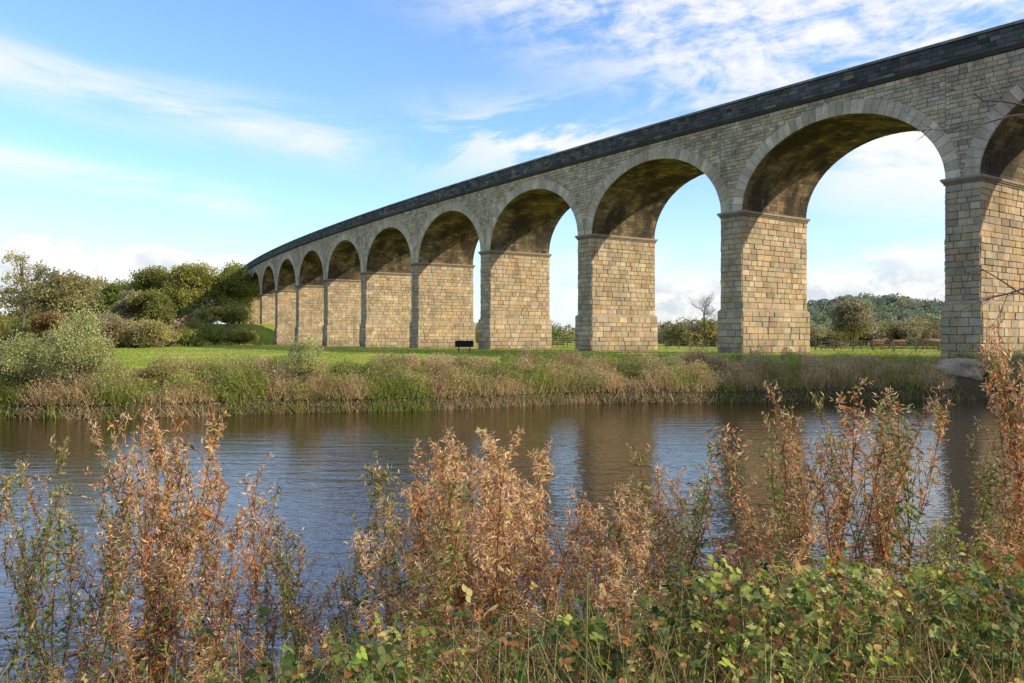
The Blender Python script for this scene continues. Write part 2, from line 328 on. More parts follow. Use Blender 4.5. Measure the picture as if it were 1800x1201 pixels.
# ---------------------------------------------------------------- trees
def tree(name,x,y,h,rw,pal,seed,nl=9000,ls=.34,nlobe=24,base=.12,crown0=.5,zscale=.5,trunk=True,zoff=0,mat=None,bark=(.14,.12,.09),upb=0.,inner=.35):
    global rng
    keep=rng;rng=np.random.default_rng(seed)
    z0=float(gz(x,y))+zoff;mbt=MB()
    cz=h*crown0
    th=rng.uniform(0,2*math.pi,nlobe);ct=rng.uniform(-.85,1,nlobe);rr=rng.uniform(.4,.72,nlobe)
    st=np.sqrt(1-ct**2)
    cen=np.stack([np.cos(th)*st*rw*rr,np.sin(th)*st*rw*rr,cz+ct*h*zscale*rr],-1)
    lr=rw*rng.uniform(.22,.46,nlobe)
    if trunk:
        tp=[[0,0,-.4],[rw*.02,0,h*.15],[rw*.05,rw*.03,h*.35],[0,rw*.05,h*.62],[0,0,h*.85]]
        tube(mbt,tp,[h*.024,h*.018,h*.014,h*.01,h*.004],7,bark,1)
    for i in range(0,nlobe):
        zz=h*rng.uniform(.2,.55) if trunk else -.1;s=np.array([rw*.03,rw*.02,zz]);e_=cen[i];mm_=(s+e_)/2+[0,0,h*.03]
        tube(mbt,[s,mm_,e_,e_+(e_-s)*.2],[h*.007,h*.005,h*.0025,h*.001],4,bark,1)
    li=rng.choice(nlobe,nl,p=(lr**2)/(lr**2).sum())
    d=unit(rng.normal(size=(nl,3)));d[:,2]=np.where(d[:,2]<-.35,-d[:,2]*.6,d[:,2])
    rad=lr[li]*rng.uniform(inner,1.15,nl)**.6*(1+.3*np.sin(d[:,0]*5+li)*np.sin(d[:,1]*4+li*2))
    pos=cen[li]+d*rad[:,None]*np.array([1,1,.85+upb]);pos[:,2]=np.maximum(pos[:,2],h*.02+rng.uniform(0,.1*h,nl)*base)
    lb=rng.uniform(.7,1.35,nlobe)
    col=pick(pal,nl,.2)*lb[li][:,None]
    leaves(mbt,pos,d+rng.normal(size=(nl,3))*.8+[0,0,upb*2],ls*rng.uniform(.6,1.4,nl),ls*rng.uniform(.6,1.1,nl),np.clip(col,.005,.7),0)
    ob=mbt.build(name,[mat or M_leaf,M_bark]);ob.location=(x,y,z0)
    rng=keep;return ob
OL=[(.24,.21,.065),(.20,.19,.055),(.30,.25,.085)]
GR=[(.19,.22,.05),(.23,.25,.055),(.15,.19,.045)]
YG=[(.40,.35,.09),(.33,.31,.07),(.44,.35,.12)]
GY_=[(.29,.26,.16),(.25,.23,.13),(.34,.28,.18)]
RD=[(.27,.14,.075),(.22,.11,.055),(.34,.22,.10)]
tree('birch_tree',-93,162,19,5.2,YG+GY_,1,3400,.34,16,zscale=.45,crown0=.6)
tree('oak_tree',-79,150,15.2,6.4,OL+GY_,2,17000,.38,36)
tree('alder_tree',-79,166,14,3.6,GR,3,9000,.36)
tree('alder_tree',-71,160,12.8,3.8,GY_,4,10000,.36)
tree('alder_tree',-66,156,11.4,4.2,GR+OL,5,11000,.36)
tree('sycamore_tree',-96,232,17,8,OL+GR,6,17000,.46,38,crown0=.46)
tree('sycamore_tree',-85,226,18.5,7.5,YG+GR,7,17000,.46,38,crown0=.48)
tree('sycamore_tree',-76,232,18.5,7.5,GR+YG[:1],8,17000,.46,38,crown0=.48)
tree('sycamore_tree',-107,240,14,8,GR+RD[2:],9,12000,.46,26,crown0=.45)
tree('sycamore_tree',-68,246,15,6,GR+OL,29,12000,.46,26,crown0=.45)
tree('sycamore_tree',-122,246,15,10,OL,19,11000,.5)
tree('hawthorn_bush',-84,128,7.4,5.5,GY_+OL,10,12000,.28,crown0=.42)
tree('hawthorn_bush',-77,122,5.8,5,OL,11,11000,.28,crown0=.42)
tree('copper_bush',-70.5,130,6.4,3.1,RD+OL[:1],12,7500,.25,crown0=.45)
tree('hawthorn_bush',-63,132,5.8,5,GY_+RD[2:],13,11000,.26,crown0=.42)
tree('hawthorn_bush',-56,134,4.4,4.5,GY_+YG,14,10000,.26,crown0=.4)
tree('hawthorn_bush',-94,135,9.5,6,OL,15,12000,.3,crown0=.45)
tree('hawthorn_bush',-73,211,4.8,2.5,YG,16,5000,.26,crown0=.45)
tree('gorse_bush',-67,192,5.0,4.8,OL+GR,17,10000,.28,crown0=.36)
tree('gorse_bush',-62,196,3.6,4.,OL+YG,31,7000,.28,crown0=.36)
tree('gorse_bush',-89,200,4.2,4,GR,18,6000,.28,crown0=.36)
WL=[(.33,.33,.13),(.40,.38,.18),(.26,.28,.10)]
tree('willow_bush',-19.8,38.7,3.9,1.75,WL,20,9500,.085,44,crown0=.45,zscale=.58,trunk=False,upb=.5,inner=.1)
tree('willow_bush',-22.3,38.6,3.0,1.3,WL,23,5500,.085,30,crown0=.45,zscale=.55,trunk=False,upb=.5,inner=.1)
tree('willow_bush',-10.2,41.9,2.8,1.0,WL,21,4000,.075,24,crown0=.45,zscale=.6,trunk=False,upb=.6,inner=.1)
tree('ash_tree',60,150,9,4.5,GY_,24,8000,.36)
def bare_tree(name,x,y,h,seed,spread=.5,levels=4,r0=.16):
    r=np.random.default_rng(seed);mbt=MB()
    def rec(p,d,ln,rad,l):
        pts=[p];dd=d.copy()
        for i in range(3):
            dd=unit(dd+r.normal(size=3)*.16+np.array([0,0,.05]));pts.append(pts[-1]+dd*ln/3)
        tube(mbt,pts,[rad,rad*.85,rad*.7,rad*.55],5 if l>1 else 3,(.13,.11,.09))
        if l==0: return
        for j in range(4):
            nd=unit(dd+unit(r.normal(size=3))*spread*1.4+np.array([0,0,.2]));rec(pts[r.integers(1,4)],nd,ln*r.uniform(.6,.8),rad*.55,l-1)
    rec(np.array([0,0,-.2]),np.array([0,0,1.]),h*.35,r0,levels)
    o=mbt.build(name,[M_bark]);o.location=(x,y,float(gz(x,y)));return o
bare_tree('bare_tree',37.5,165,12,5,.6,5,.2)
def mass(name,items,pal,seed,nl=900,ls=.7):
    global rng
    keep=rng;rng=np.random.default_rng(seed);mbt=MB()
    for (x,y,h,rw) in items:
        z0=float(gz(x,y));nlobe=7
        cen=rng.normal(size=(nlobe,3))*np.array([rw*.45,rw*.45,h*.16])+np.array([0,0,h*.5]);lr=rng.uniform(.35,.6,nlobe)*min(rw,h*.6)
        li=rng.integers(0,nlobe,nl);d=unit(rng.normal(size=(nl,3)));pos=cen[li]+d*lr[li][:,None]*rng.uniform(.6,1.05,(nl,1))
        pos[:,2]=np.clip(pos[:,2],0,None)
        col=pick(pal,1,.15)*(1+rng.normal(0,.2,(nl,1)))*rng.uniform(.75,1.25,nlobe)[li][:,None]
        leaves(mbt,pos+[x,y,z0],d+rng.normal(size=(nl,3))*.7,ls*rng.uniform(.6,1.4,nl),ls*rng.uniform(.6,1.1,nl),np.clip(col,.01,.6))
        tube(mbt,[[x,y,z0-.3],[x,y,z0+h*.5]],[.2,.1],4,(.1,.08,.06))
    rng=keep;return mbt.build(name,[M_leaf])
r=np.random.default_rng(55);it=[]
for i in range(75):
    u=r.uniform(0,1);x=30+u*95;y=172-10*u+r.normal()*3
    it.append((x,y,r.uniform(3.8,5.8),r.uniform(3,5)))
mass('hedgerow',it,GY_+OL+RD[2:],56,1300,.36)
it=[]
for i in range(46):
    it.append((r.uniform(-125,-62),r.uniform(150,184),r.uniform(3,6.5),r.uniform(3,5)))
for i in range(26):
    it.append((r.uniform(-115,-68),r.uniform(212,224),r.uniform(3,6),r.uniform(3,5)))
for i in range(18):
    it.append((r.uniform(-115,-52),r.uniform(132,150),r.uniform(1.6,3.6),r.uniform(2.5,4.)))
mass('undergrowth',it,GY_+OL+RD[2:]+GR,61,1200,.36)
it=[(r.uniform(-60,330),r.uniform(300,330),r.uniform(5,9),r.uniform(4,7)) for i in range(110)]
mass('hedgerow',it,GY_+OL+GR,57,700,.6)
it=[(r.uniform(-500,700),r.uniform(520,640),r.uniform(7,11),r.uniform(7,11)) for i in range(200)]
mass('distant_trees',it,[(.18,.2,.12),(.17,.19,.13)],58,300,1.5)  # distance haze painted into the tree line's leaf colours
it=[]
while len(it)<620:
    x=r.uniform(180,820);y=r.uniform(760,1060)
    it.append((x,y,r.uniform(9,14),r.uniform(8,12)))
mass('hill_woodland',it,[(.21,.24,.16),(.19,.22,.16),(.25,.26,.16),(.18,.21,.16)],59,260,2.3)  # bluish aerial haze mixed into the leaf palette
it=[(r.uniform(-330,-100),r.uniform(250,330),r.uniform(9,14),r.uniform(8,11)) for i in range(60)]
mass('distant_trees',it,OL+GR,60,1100,.8)
# ---------------------------------------------------------------- far bank vegetation
def nonboulder(x,y): return ((x-27.6)/2.3)**2+((y-51.7)/2.9)**2>1
mbv=MB()
N=72000
x=rng.uniform(-48,46,N);u=rng.beta(1.15,1.4,N)*(5.0+3.0*sst(4,16,x))-.3;y=Ys(x)+u*1.04
ok=nonboulder(x,y);x=x[ok];y=y[ok];u=u[ok];N=len(x)
cl=fbm(x*.6,y*.8,11,4);c2=fbm(x*.4,y*.6,12,4)
zg=gz(x,y)
lim=np.clip(1.8+2.8*(cl-.42)+np.where(x>8,.1,0)-zg,.12,1.2)
ht=lim*rng.uniform(.4,1.1,N)*np.where(rng.uniform(0,1,N)<.08,1.6,1)*np.where(u>5,.8,1)
straw=np.array([(.50,.38,.20),(.60,.48,.29),(.48,.33,.18)]);green=np.array([(.27,.31,.06),(.36,.39,.10),(.17,.21,.045)]);brown=np.array([(.32,.20,.12),(.22,.14,.08),(.42,.27,.17)])
def clcol(v,N,x):
    s=straw[rng.integers(0,3,N)];g_=green[rng.integers(0,3,N)];b_=brown[rng.integers(0,3,N)]
    w=(v+rng.normal(0,.07,N))[:,None]
    c=np.where(w>.54,s,np.where(w>.49,b_,g_));return c*(1+rng.normal(0,.2,(N,1)))
base=np.stack([x,y,zg-.03],-1)
for q in range(2):
    d=np.stack([rng.normal(0,.42,N),rng.normal(0,.42,N),np.ones(N)],-1)
    leaves(mbv,base+rng.normal(0,.06,(N,3))*[1,1,0],d,ht*rng.uniform(.5,1.05,N),rng.uniform(.018,.04,N),np.clip(clcol(c2,N,x),.02,.7),0,BLADE_V,BLADE_F)
M2=230000;ii=rng.integers(0,N,M2);pp=base[ii]+np.stack([rng.normal(0,.16,M2),rng.normal(0,.16,M2),ht[ii]*rng.uniform(.2,1.12,M2)],-1)
leaves(mbv,pp,rng.normal(size=(M2,3))+[0,0,.4],rng.uniform(.05,.13,M2),rng.uniform(.025,.07,M2),np.clip(clcol(c2[ii]*.45+.55*fbm(pp[:,0]*.9,pp[:,1]*.9,15,3),M2,pp[:,0]),.02,.7))
mbv.build('riverbank_vegetation',[M_dry])
rr_=np.random.default_rng(91);mbc=MB();keep=rng;rng=rr_
for i in range(150):
    x0=rng.uniform(-34,40);u0=rng.uniform(.2,5.4);y0=float(Ys(x0))+u0
    if not nonboulder(x0,y0): continue
    rw=rng.uniform(.3,1.0);h=rng.uniform(.5,1.5)*(1.0 if u0<3 else .7);z0=float(gz(x0,y0));n=int(900*rw)
    pal=[[(.26,.31,.07),(.36,.40,.10)],[(.17,.21,.05),(.24,.25,.08)],[(.54,.41,.23),(.46,.32,.18)],[(.32,.20,.12),(.44,.28,.17)],[(.38,.38,.16),(.3,.31,.12)]][rng.integers(0,5)]
    a=rng.uniform(0,6.28,n);q=np.sqrt(rng.uniform(0,1,n));hh=h*(1-.7*q**2)*rng.uniform(.25,1.1,n)
    P=np.stack([x0+np.cos(a)*q*rw,y0+np.sin(a)*q*rw,z0+hh],-1)
    leaves(mbc,P,rng.normal(size=(n,3))+[0,0,.9],rng.uniform(.06,.14,n),rng.uniform(.03,.06,n),pick(pal,n,.2))
rng=keep
mbc.build('riverbank_weeds',[M_leaf])
mbv=MB();N=120000
v=rng.uniform(0,1,N);y=1/(1/44+v*(1/190-1/44));x=rng.uniform(-.68,.66,N)*y
ok=(y>Ys(x)+3.8)&nonboulder(x,y);x=x[ok];y=y[ok];N=len(x)
n_=fbm(x*.2,y*.12,21,3)+.08*sst(5,25,x)
gcol=np.where((n_+rng.normal(0,.08,N)>.56)[:,None],pick([(.42,.39,.13),(.38,.37,.10)],N),pick([(.24,.31,.04),(.32,.38,.06),(.20,.27,.035)],N))
sc=np.sqrt(y/50)
leaves(mbv,np.stack([x,y,gz(x,y)-.02],-1),np.stack([rng.normal(0,.5,N),rng.normal(0,.5,N),np.ones(N)],-1),rng.uniform(.05,.15,N)*sc,rng.uniform(.03,.07,N)*sc,gcol)
mbv.build('meadow_grass',[M_leaf])
# ---------------------------------------------------------------- boulder
th_,ph_=np.meshgrid(np.linspace(0,2*math.pi,65),np.linspace(0.001,math.pi-.001,33))
dx=np.cos(th_)*np.sin(ph_);dy=np.sin(th_)*np.sin(ph_);dz=np.cos(ph_)
rr=1+(.42*(fbm(dx*1.5+4,dy*1.5+dz*1.7+7,31,4)-.5)+.12*(fbm(dx*5+9,dz*5+dy*4,33,3)-.5))*2*np.sin(ph_)
V=np.stack([dx*rr*1.6,dy*rr*1.2,np.sign(dz)*np.abs(dz)**.9*rr*.85],-1).reshape(-1,3);id_=np.arange(33*65).reshape(33,65)
mb=MB();mb.add(V,np.stack([id_[:-1,:-1],id_[:-1,1:],id_[1:,1:],id_[1:,:-1]],-1).reshape(-1,4),(.44,.34,.23))
o=mb.build('boulder',[M_rock],True);o.location=(27.8,53.1,1.5)
# ---------------------------------------------------------------- beams / furniture
def beam(mb,p0,p1,w,h,col):
    p0=np.array(p0,float);p1=np.array(p1,float);d=unit(p1-p0)
    up=np.array([0,0,1.]) if abs(d[2])<.9 else np.array([1.,0,0]);x=unit(np.cross(d,up));z=np.cross(x,d)
    V=[]
    for p in (p0,p1):
        for a,b_ in ((-1,-1),(1,-1),(1,1),(-1,1)): V.append(p+x*a*w/2+z*b_*h/2)
    mb.add(V,[[0,1,2,3],[7,6,5,4],[0,4,5,1],[1,5,6,2],[2,6,7,3],[3,7,4,0]],col)
def fence(name,P,step=2.2,col=(.2,.16,.11)):
    mb=MB();P=np.array(P,float);prev=None
    for a,b_ in zip(P[:-1],P[1:]):
        n=int(np.linalg.norm(b_-a)/step)
        for i in range(n):
            q=a+(b_-a)*i/n;z=float(gz(q[0],q[1]));lean=rng.normal(0,.03,2)
            beam(mb,[q[0],q[1],z-.3],[q[0]+lean[0],q[1]+lean[1],z+1.25+rng.normal()*.04],.14,.14,np.array(col)*rng.uniform(.8,1.2))
            if prev is not None:
                for hh in (.4,.75,1.1): beam(mb,[prev[0],prev[1],prev[2]+hh],[q[0],q[1],z+hh+rng.normal()*.02],.05,.1,np.array(col)*rng.uniform(.8,1.25))
            prev=(q[0],q[1],z)
    return mb.build(name,[M_wood])
fence('wooden_fence',[(66,70),(46,92),(37,104),(20,128),(-2,150)])
fence('wooden_fence',[(70,98),(52,108),(38,112)])
mb=MB();X,Y=-4.7,84;z=float(gz(X,Y))
beam(mb,[X-.55,Y,z-.2],[X-.55,Y,z+1.15],.09,.09,(.03,.03,.03));beam(mb,[X+.55,Y,z-.2],[X+.55,Y,z+1.15],.09,.09,(.03,.03,.03))
beam(mb,[X-.85,Y-.07,z+.92],[X+.85,Y-.07,z+.92],.05,.58,(.018,.018,.02))
for zz in (z+.63,z+1.22): beam(mb,[X-.88,Y-.08,zz],[X+.88,Y-.08,zz],.08,.05,(.03,.03,.03))
for xx in (X-.87,X+.87): beam(mb,[xx,Y-.08,z+.62],[xx,Y-.08,z+1.23],.05,.08,(.03,.03,.03))
mb.build('sign_board',[M_paint])
mb=MB();X,Y=7.0,130;z=float(gz(X,Y));c=(.16,.12,.08)
for sx in (-.85,.85):
    beam(mb,[X+sx,Y,z],[X+sx,Y,z+.45],.08,.08,c);beam(mb,[X+sx,Y+.45,z],[X+sx,Y+.5,z+.95],.08,.08,c);beam(mb,[X+sx,Y-.02,z+.65],[X+sx,Y+.45,z+.65],.07,.05,c)
for i in range(4): beam(mb,[X-.95,Y+.02+i*.13,z+.46],[X+.95,Y+.02+i*.13,z+.46],.1,.03,c)
for i in range(3): beam(mb,[X-.95,Y+.47,z+.6+i*.14],[X+.95,Y+.47,z+.6+i*.14],.03,.1,c)
mb.build('park_bench',[M_wood])
M_cow=stone_mat('cow_hide',.1,.05)
def cow(x,y,rot,col,graze):
    mb=MB();c=np.array(col)
    tube(mb,[[-.95,0,1.12],[-.9,0,1.12],[-.6,0,1.08],[-.1,0,1.0],[.4,0,1.02],[.75,0,1.1],[.9,0,1.15]],[.05,.24,.33,.38,.36,.27,.12],10,c)
    if graze: tube(mb,[[.7,0,1.15],[1.0,0,.95],[1.2,0,.6],[1.27,0,.42],[1.38,0,.22],[1.45,0,.1]],[.26,.2,.14,.14,.1,.06],8,c*.95);hd=np.array([1.25,0,.5])
    else: tube(mb,[[.7,0,1.15],[.95,0,1.35],[1.15,0,1.5],[1.32,0,1.48],[1.55,0,1.35],[1.66,0,1.3]],[.27,.2,.15,.14,.1,.06],8,c*.95);hd=np.array([1.25,0,1.56])
    for sy in (-1,1):
        tube(mb,[hd,hd+[-.03,sy*.16,.06],hd+[-.02,sy*.26,.02]],[.03,.05,.01],4,c*.8)
        tube(mb,[[.62,sy*.18,1.0],[.64,sy*.19,.62],[.62,sy*.19,.32],[.63,sy*.19,0]],[.13,.08,.055,.06],6,c*.9)
        tube(mb,[[-.72,sy*.18,1.05],[-.6,sy*.2,.7],[-.78,sy*.2,.42],[-.74,sy*.2,0]],[.19,.12,.06,.06],6,c*.9)
    tube(mb,[[-.95,0,1.2],[-1.05,0,.9],[-1.02,0,.5]],[.035,.025,.05],4,c*.7)
    o=mb.build('cow',[M_cow],True);o.location=(x,y,float(gz(x,y)));o.rotation_euler=(0,0,rot)
cow(48,112,.2,(.28,.13,.06),False);cow(52.5,116,3.3,(.26,.12,.055),True);cow(58.5,120,2.9,(.3,.14,.06),True);cow(44,118,.6,(.04,.03,.03),True);cow(55.5,112.5,-.4,(.34,.2,.12),True)
# ---------------------------------------------------------------- near bank plants
PAL_GOLD=[(.60,.40,.18),(.66,.49,.27),(.54,.29,.10),(.36,.18,.08),(.30,.28,.09)]
PAL_BRN=[(.38,.18,.10),(.25,.11,.065),(.48,.27,.15),(.25,.25,.10),(.21,.26,.07)]
PAL_OR=[(.60,.31,.11),(.52,.22,.06),(.62,.42,.22),(.29,.30,.09),(.36,.15,.065)]
PAL_GRN=[(.23,.29,.08),(.29,.34,.11),(.19,.23,.06),(.44,.33,.16)]
def herb(seed,pal,fluff=1.,lean=.12):
    global rng
    keep=rng;rng=np.random.default_rng(seed);mb=MB();H=1.6
    n=10;t=np.linspace(0,1,n);ang=rng.uniform(0,6.28);am=lean*rng.uniform(.4,1.6)
    P=np.stack([np.cos(ang)*am*t**2*H+.02*np.sin(t*9+seed),np.sin(ang)*am*t**2*H+.02*np.cos(t*8+seed),t*H],-1)
    tube(mb,P,np.interp(t,[0,1],[.006,.0018]),4,(.32,.15,.075))
    def along(u): return np.stack([np.interp(u,t,P[:,i]) for i in range(3)],-1)
    K=rng.integers(65,125);u=rng.uniform(.1,1,K);az=np.arange(K)*2.4
    d=np.stack([np.cos(az),np.sin(az),rng.uniform(-1.2,.6,K)],-1)
    ln=rng.uniform(.045,.10,K)*(1.15-.55*u);pos=along(u)
    leaves(mb,pos,d,ln,ln*rng.uniform(.15,.32,K),pick(pal,K,.3))
    leaves(mb,pos+unit(d)*ln[:,None]*.8,d+rng.normal(size=(K,3))*.7-[0,0,.5],ln*.7,ln*.22,pick(pal,K,.3))
    nb_=rng.integers(9,21)
    for i in range(nb_):
        u0=rng.uniform(.45,.98);p0=along(np.array([u0]))[0];a=rng.uniform(0,6.28);bl=rng.uniform(.12,.36)*(1.25-u0)*1.6
        dd=unit(np.array([np.cos(a)*.45,np.sin(a)*.45,1.]));q=[p0,p0+dd*bl*.5,p0+dd*bl*.8+[0,0,bl*.15],p0+dd*bl+[np.cos(a)*.02,np.sin(a)*.02,bl*.1]]
        tube(mb,q,[.0025,.002,.0015,.001],3,(.36,.19,.1))
        q=np.array(q);m_=rng.integers(8,14);uu=rng.uniform(0,3,m_);pp=np.stack([np.interp(uu,range(4),q[:,j]) for j in range(3)],-1)
        l2=rng.uniform(.015,.045,m_);leaves(mb,pp,rng.normal(size=(m_,3))+[0,0,.5],l2,l2*.3,pick(pal,m_,.28))
        f=int(22*fluff)
        if f:
            uu=rng.uniform(.8,3,f);pp=np.stack([np.interp(uu,range(4),q[:,j]) for j in range(3)],-1)+rng.normal(0,.010,(f,3))
            leaves(mb,pp,rng.normal(size=(f,3))+[0,0,.3],rng.uniform(.012,.045,f),rng.uniform(.0015,.005,f),pick([(.78,.62,.44),(.68,.49,.31),(.72,.50,.30)],f,.15))
    me=mb.build('willowherb',[M_dry],link=False);rng=keep;return me
herbs={'g':[herb(100+i,PAL_GOLD,1.6) for i in range(7)],'b':[herb(200+i,PAL_BRN,.6,.22) for i in range(7)],'o':[herb(300+i,PAL_OR,.8) for i in range(7)],'n':[herb(400+i,PAL_GRN,.3) for i in range(5)]}
def put(me,name,x,y,h,tilt=.08,lx=0):
    o=bpy.data.objects.new(name,me);scene.collection.objects.link(o)
    s=h/1.6;w_=max(.7,min(s,1.05))*rng.uniform(.8,1.2);o.scale=(w_,w_,s);o.location=(x,y,float(gz(x,y))-.03)
    o.rotation_euler=(rng.normal()*tilt,rng.normal()*tilt+lx,rng.uniform(0,6.28));return o
CL=[(-3.3,.25,2.8,11,'nb'),(-2.9,.25,2.65,11,'bn'),(-2.35,.15,3.04,13,'bbo'),(-2.05,.2,2.7,9,'bo'),(-1.6,.22,2.52,11,'bbn'),(-1.25,.2,2.2,8,'bn'),
(-.72,.14,2.66,14,'gn'),(-.4,.12,2.82,16,'go'),(-.05,.1,2.86,16,'gg'),(.33,.16,2.62,13,'gob'),(.68,.13,2.5,9,'gbn'),(1.05,.09,2.78,9,'obn'),(1.4,.15,2.35,7,'ob'),
(1.72,.06,3.04,8,'onb'),(2.12,.09,3.2,11,'oob'),(2.42,.1,3.14,10,'on'),(2.85,.2,2.7,9,'bn'),(3.25,.05,3.5,10,'onb'),(3.5,.08,3.65,12,'on')]
for (cx,sx,tz,n,pl) in CL:
    for i in range(n):
        y=rng.uniform(4.6,6.6);x=(cx+rng.normal()*sx)*y/5.5
        top=EYE-(EYE-tz)*y/5.5 - abs(rng.normal())*.36+.04
        g0=float(gz(x,y));h=top-g0
        if h<.3: continue
        me=herbs[pl[rng.integers(0,len(pl))]];put(me[rng.integers(0,len(me))],'willowherb',x,y,h,.06,.16 if -1.9<cx<-1.2 else 0)
for i in range(170):
    y=rng.uniform(3.4,7.4);x=rng.uniform(-.68,.68)*y
    pl='bbbnno'[rng.integers(0,6)] if x<-.8 else 'gobnnb'[rng.integers(0,6)]
    me=herbs[pl];put(me[rng.integers(0,len(me))],'willowherb',x,y,rng.uniform(.45,1.0),.2)
# brambles
mb=MB();NB=27000
y=rng.uniform(2.0,6.0,NB);x=rng.uniform(-.72,.72,NB)*(y+.4)
hh=.1+.85*fbm(x*1.1,y*1.1,41,3)+.1*np.where(x>.8,1,0)-.12*np.where(x<-1,1,0)
hh=np.clip(hh,.06,2)*(1-.35*sst(4.6,6.,y))
cln=fbm(x*2,y*2,42,2);thin=(fbm(x*1.6,y*1.6,47,3)+rng.normal(0,.06,NB))>np.where(x<-.8,.48,.38)
x=x[thin];y=y[thin];hh=hh[thin];cln=cln[thin];NB=len(x)
zz=gz(x,y)+hh*rng.beta(2,1.1,NB)+rng.normal(0,.07,NB)
pos=np.stack([x,y,zz],-1)
d0=np.stack([rng.normal(size=NB),rng.normal(size=NB)-.3,rng.normal(0,.5,NB)-.15],-1);d0=unit(d0)
bc=np.where((rng.uniform(0,1,NB)<.13)[:,None],pick([(.38,.16,.06),(.50,.30,.1),(.26,.11,.05)],NB),np.where((cln+rng.normal(0,.14,NB)>.56)[:,None],pick([(.24,.29,.05),(.31,.35,.07),(.42,.38,.13)],NB,.2),pick([(.075,.11,.022),(.11,.15,.03),(.05,.08,.018),(.15,.17,.045)],NB,.28)))
up=np.stack([rng.normal(0,.7,NB)+.2,rng.normal(0,.7,NB)-.2,np.ones(NB)],-1)
ls=rng.uniform(.018,.05,NB)
for rot in (-1.15,0,1.15):
    side=unit(np.cross(d0,up));dd=unit(d0*math.cos(rot)+side*math.sin(rot))
    l_=ls*(1 if rot==0 else .85);xx=unit(np.cross(dd,up));zv=np.cross(xx,dd)
    pz=pos+dd*.008;N=len(pz)
    V=pz[:,None]+BR_V[None,:,0:1]*(xx*l_[:,None])[:,None]+BR_V[None,:,1:2]*(dd*l_[:,None])[:,None]+BR_V[None,:,2:3]*(zv*l_[:,None])[:,None]
    C=np.repeat(bc,7,0);n0=mb.n
    F4=(BR_F[None]+(np.arange(N)*7)[:,None,None]).reshape(-1,4);F3=(BR_F2[None]+(np.arange(N)*7)[:,None,None]).reshape(-1,3)
    mb.add(V.reshape(-1,3),F4,C);mb.lv.append((F3+n0).ravel());mb.lt.append(np.full(len(F3),3));mb.mi.append(np.zeros(len(F3),int))
for i in range(150):
    y0=rng.uniform(2.2,5.6);x0=rng.uniform(-.7,.7)*y0;a=rng.uniform(0,6.28);ln=rng.uniform(.5,1.2);z0=float(gz(x0,y0));pk=rng.uniform(.3,.85)
    t=np.linspace(0,1,8);P=np.stack([x0+np.cos(a)*ln*t,y0+np.sin(a)*ln*t*.6,z0+pk*4*t*(1-t)*.85+.1],-1)
    tube(mb,P,np.linspace(.004,.002,8),4,(.3,.14,.08) if i%2 else (.22,.22,.08))
mb.build('bramble_thicket',[M_glossleaf])
mb=MB();N=26000;y=rng.uniform(1.8,8.3,N);x=rng.uniform(-.75,.75,N)*(y+.5)
ok=Yn(x)>y-.2;x=x[ok];y=y[ok];N=len(x)
d=np.stack([rng.normal(0,.6,N),rng.normal(0,.5,N),np.ones(N)],-1)
leaves(mb,np.stack([x,y,gz(x,y)-.02],-1),d,rng.uniform(.2,.85,N),rng.uniform(.004,.01,N),pick([(.54,.40,.21),(.40,.23,.12),(.22,.25,.07),(.28,.3,.08),(.62,.48,.27)],N,.25),0,BLADE_V,BLADE_F)
mb.build('bank_grass',[M_dry])
mb=MB();rb=np.random.default_rng(12)
tx,ty=5.6,6.6;tz=float(gz(tx,ty))
tube(mb,[[tx,ty,tz-.3],[tx+.1,ty,tz+1.5],[tx,ty+.1,tz+3],[tx+.15,ty,tz+5],[tx+.1,ty,tz+6.8]],[.13,.11,.09,.06,.02],8,(.12,.10,.08))
def twig(P,r0,n=7):
    P=np.array(P,float);k=np.linspace(0,len(P)-1,14);Q=np.stack([np.interp(k,range(len(P)),P[:,j]) for j in range(3)],-1);Q[1:]+=rb.normal(0,.014,(13,3))
    tube(mb,Q,np.linspace(r0,.002,14),4,(.13,.10,.08))
    for i in range(n):
        j=rb.integers(4,13);dd=unit(Q[j]-Q[j-1]+rb.normal(0,.03,3)*1.2+[0,0,.01]);ln=rb.uniform(.1,.35)
        e=Q[j]+unit(dd+rb.normal(0,.5,3))*ln;tube(mb,[Q[j],(Q[j]+e)/2+rb.normal(0,.012,3),e],[.0035,.0025,.001],3,(.13,.10,.08))
twig([[tx,ty,4.6],[4.6,6.3,5.0],[3.9,6.1,5.12],[3.35,6.0,5.2],[3.05,6.0,5.28]],.02,9)
twig([[tx,ty,4.4],[4.5,6.2,5.0],[3.8,6.0,5.1],[3.2,6.0,5.0],[2.85,6.0,4.95]],.014,5)
twig([[tx,ty,3.6],[4.6,6.2,3.9],[3.9,6,3.95],[3.4,6,3.8],[3.05,6,3.68]],.014,9)
twig([[tx,ty,3.3],[4.4,6.2,3.6],[3.8,6,3.72],[3.3,6,4.0],[3.1,6,3.95]],.012,8)
twig([[tx,ty,5.3],[5.0,6.8,6.2],[4.6,7,6.8]],.02,8);twig([[tx,ty,4.8],[6.4,6.8,5.8],[7,7,6.4]],.02,8)
mb.build('overhanging_tree',[M_bark])
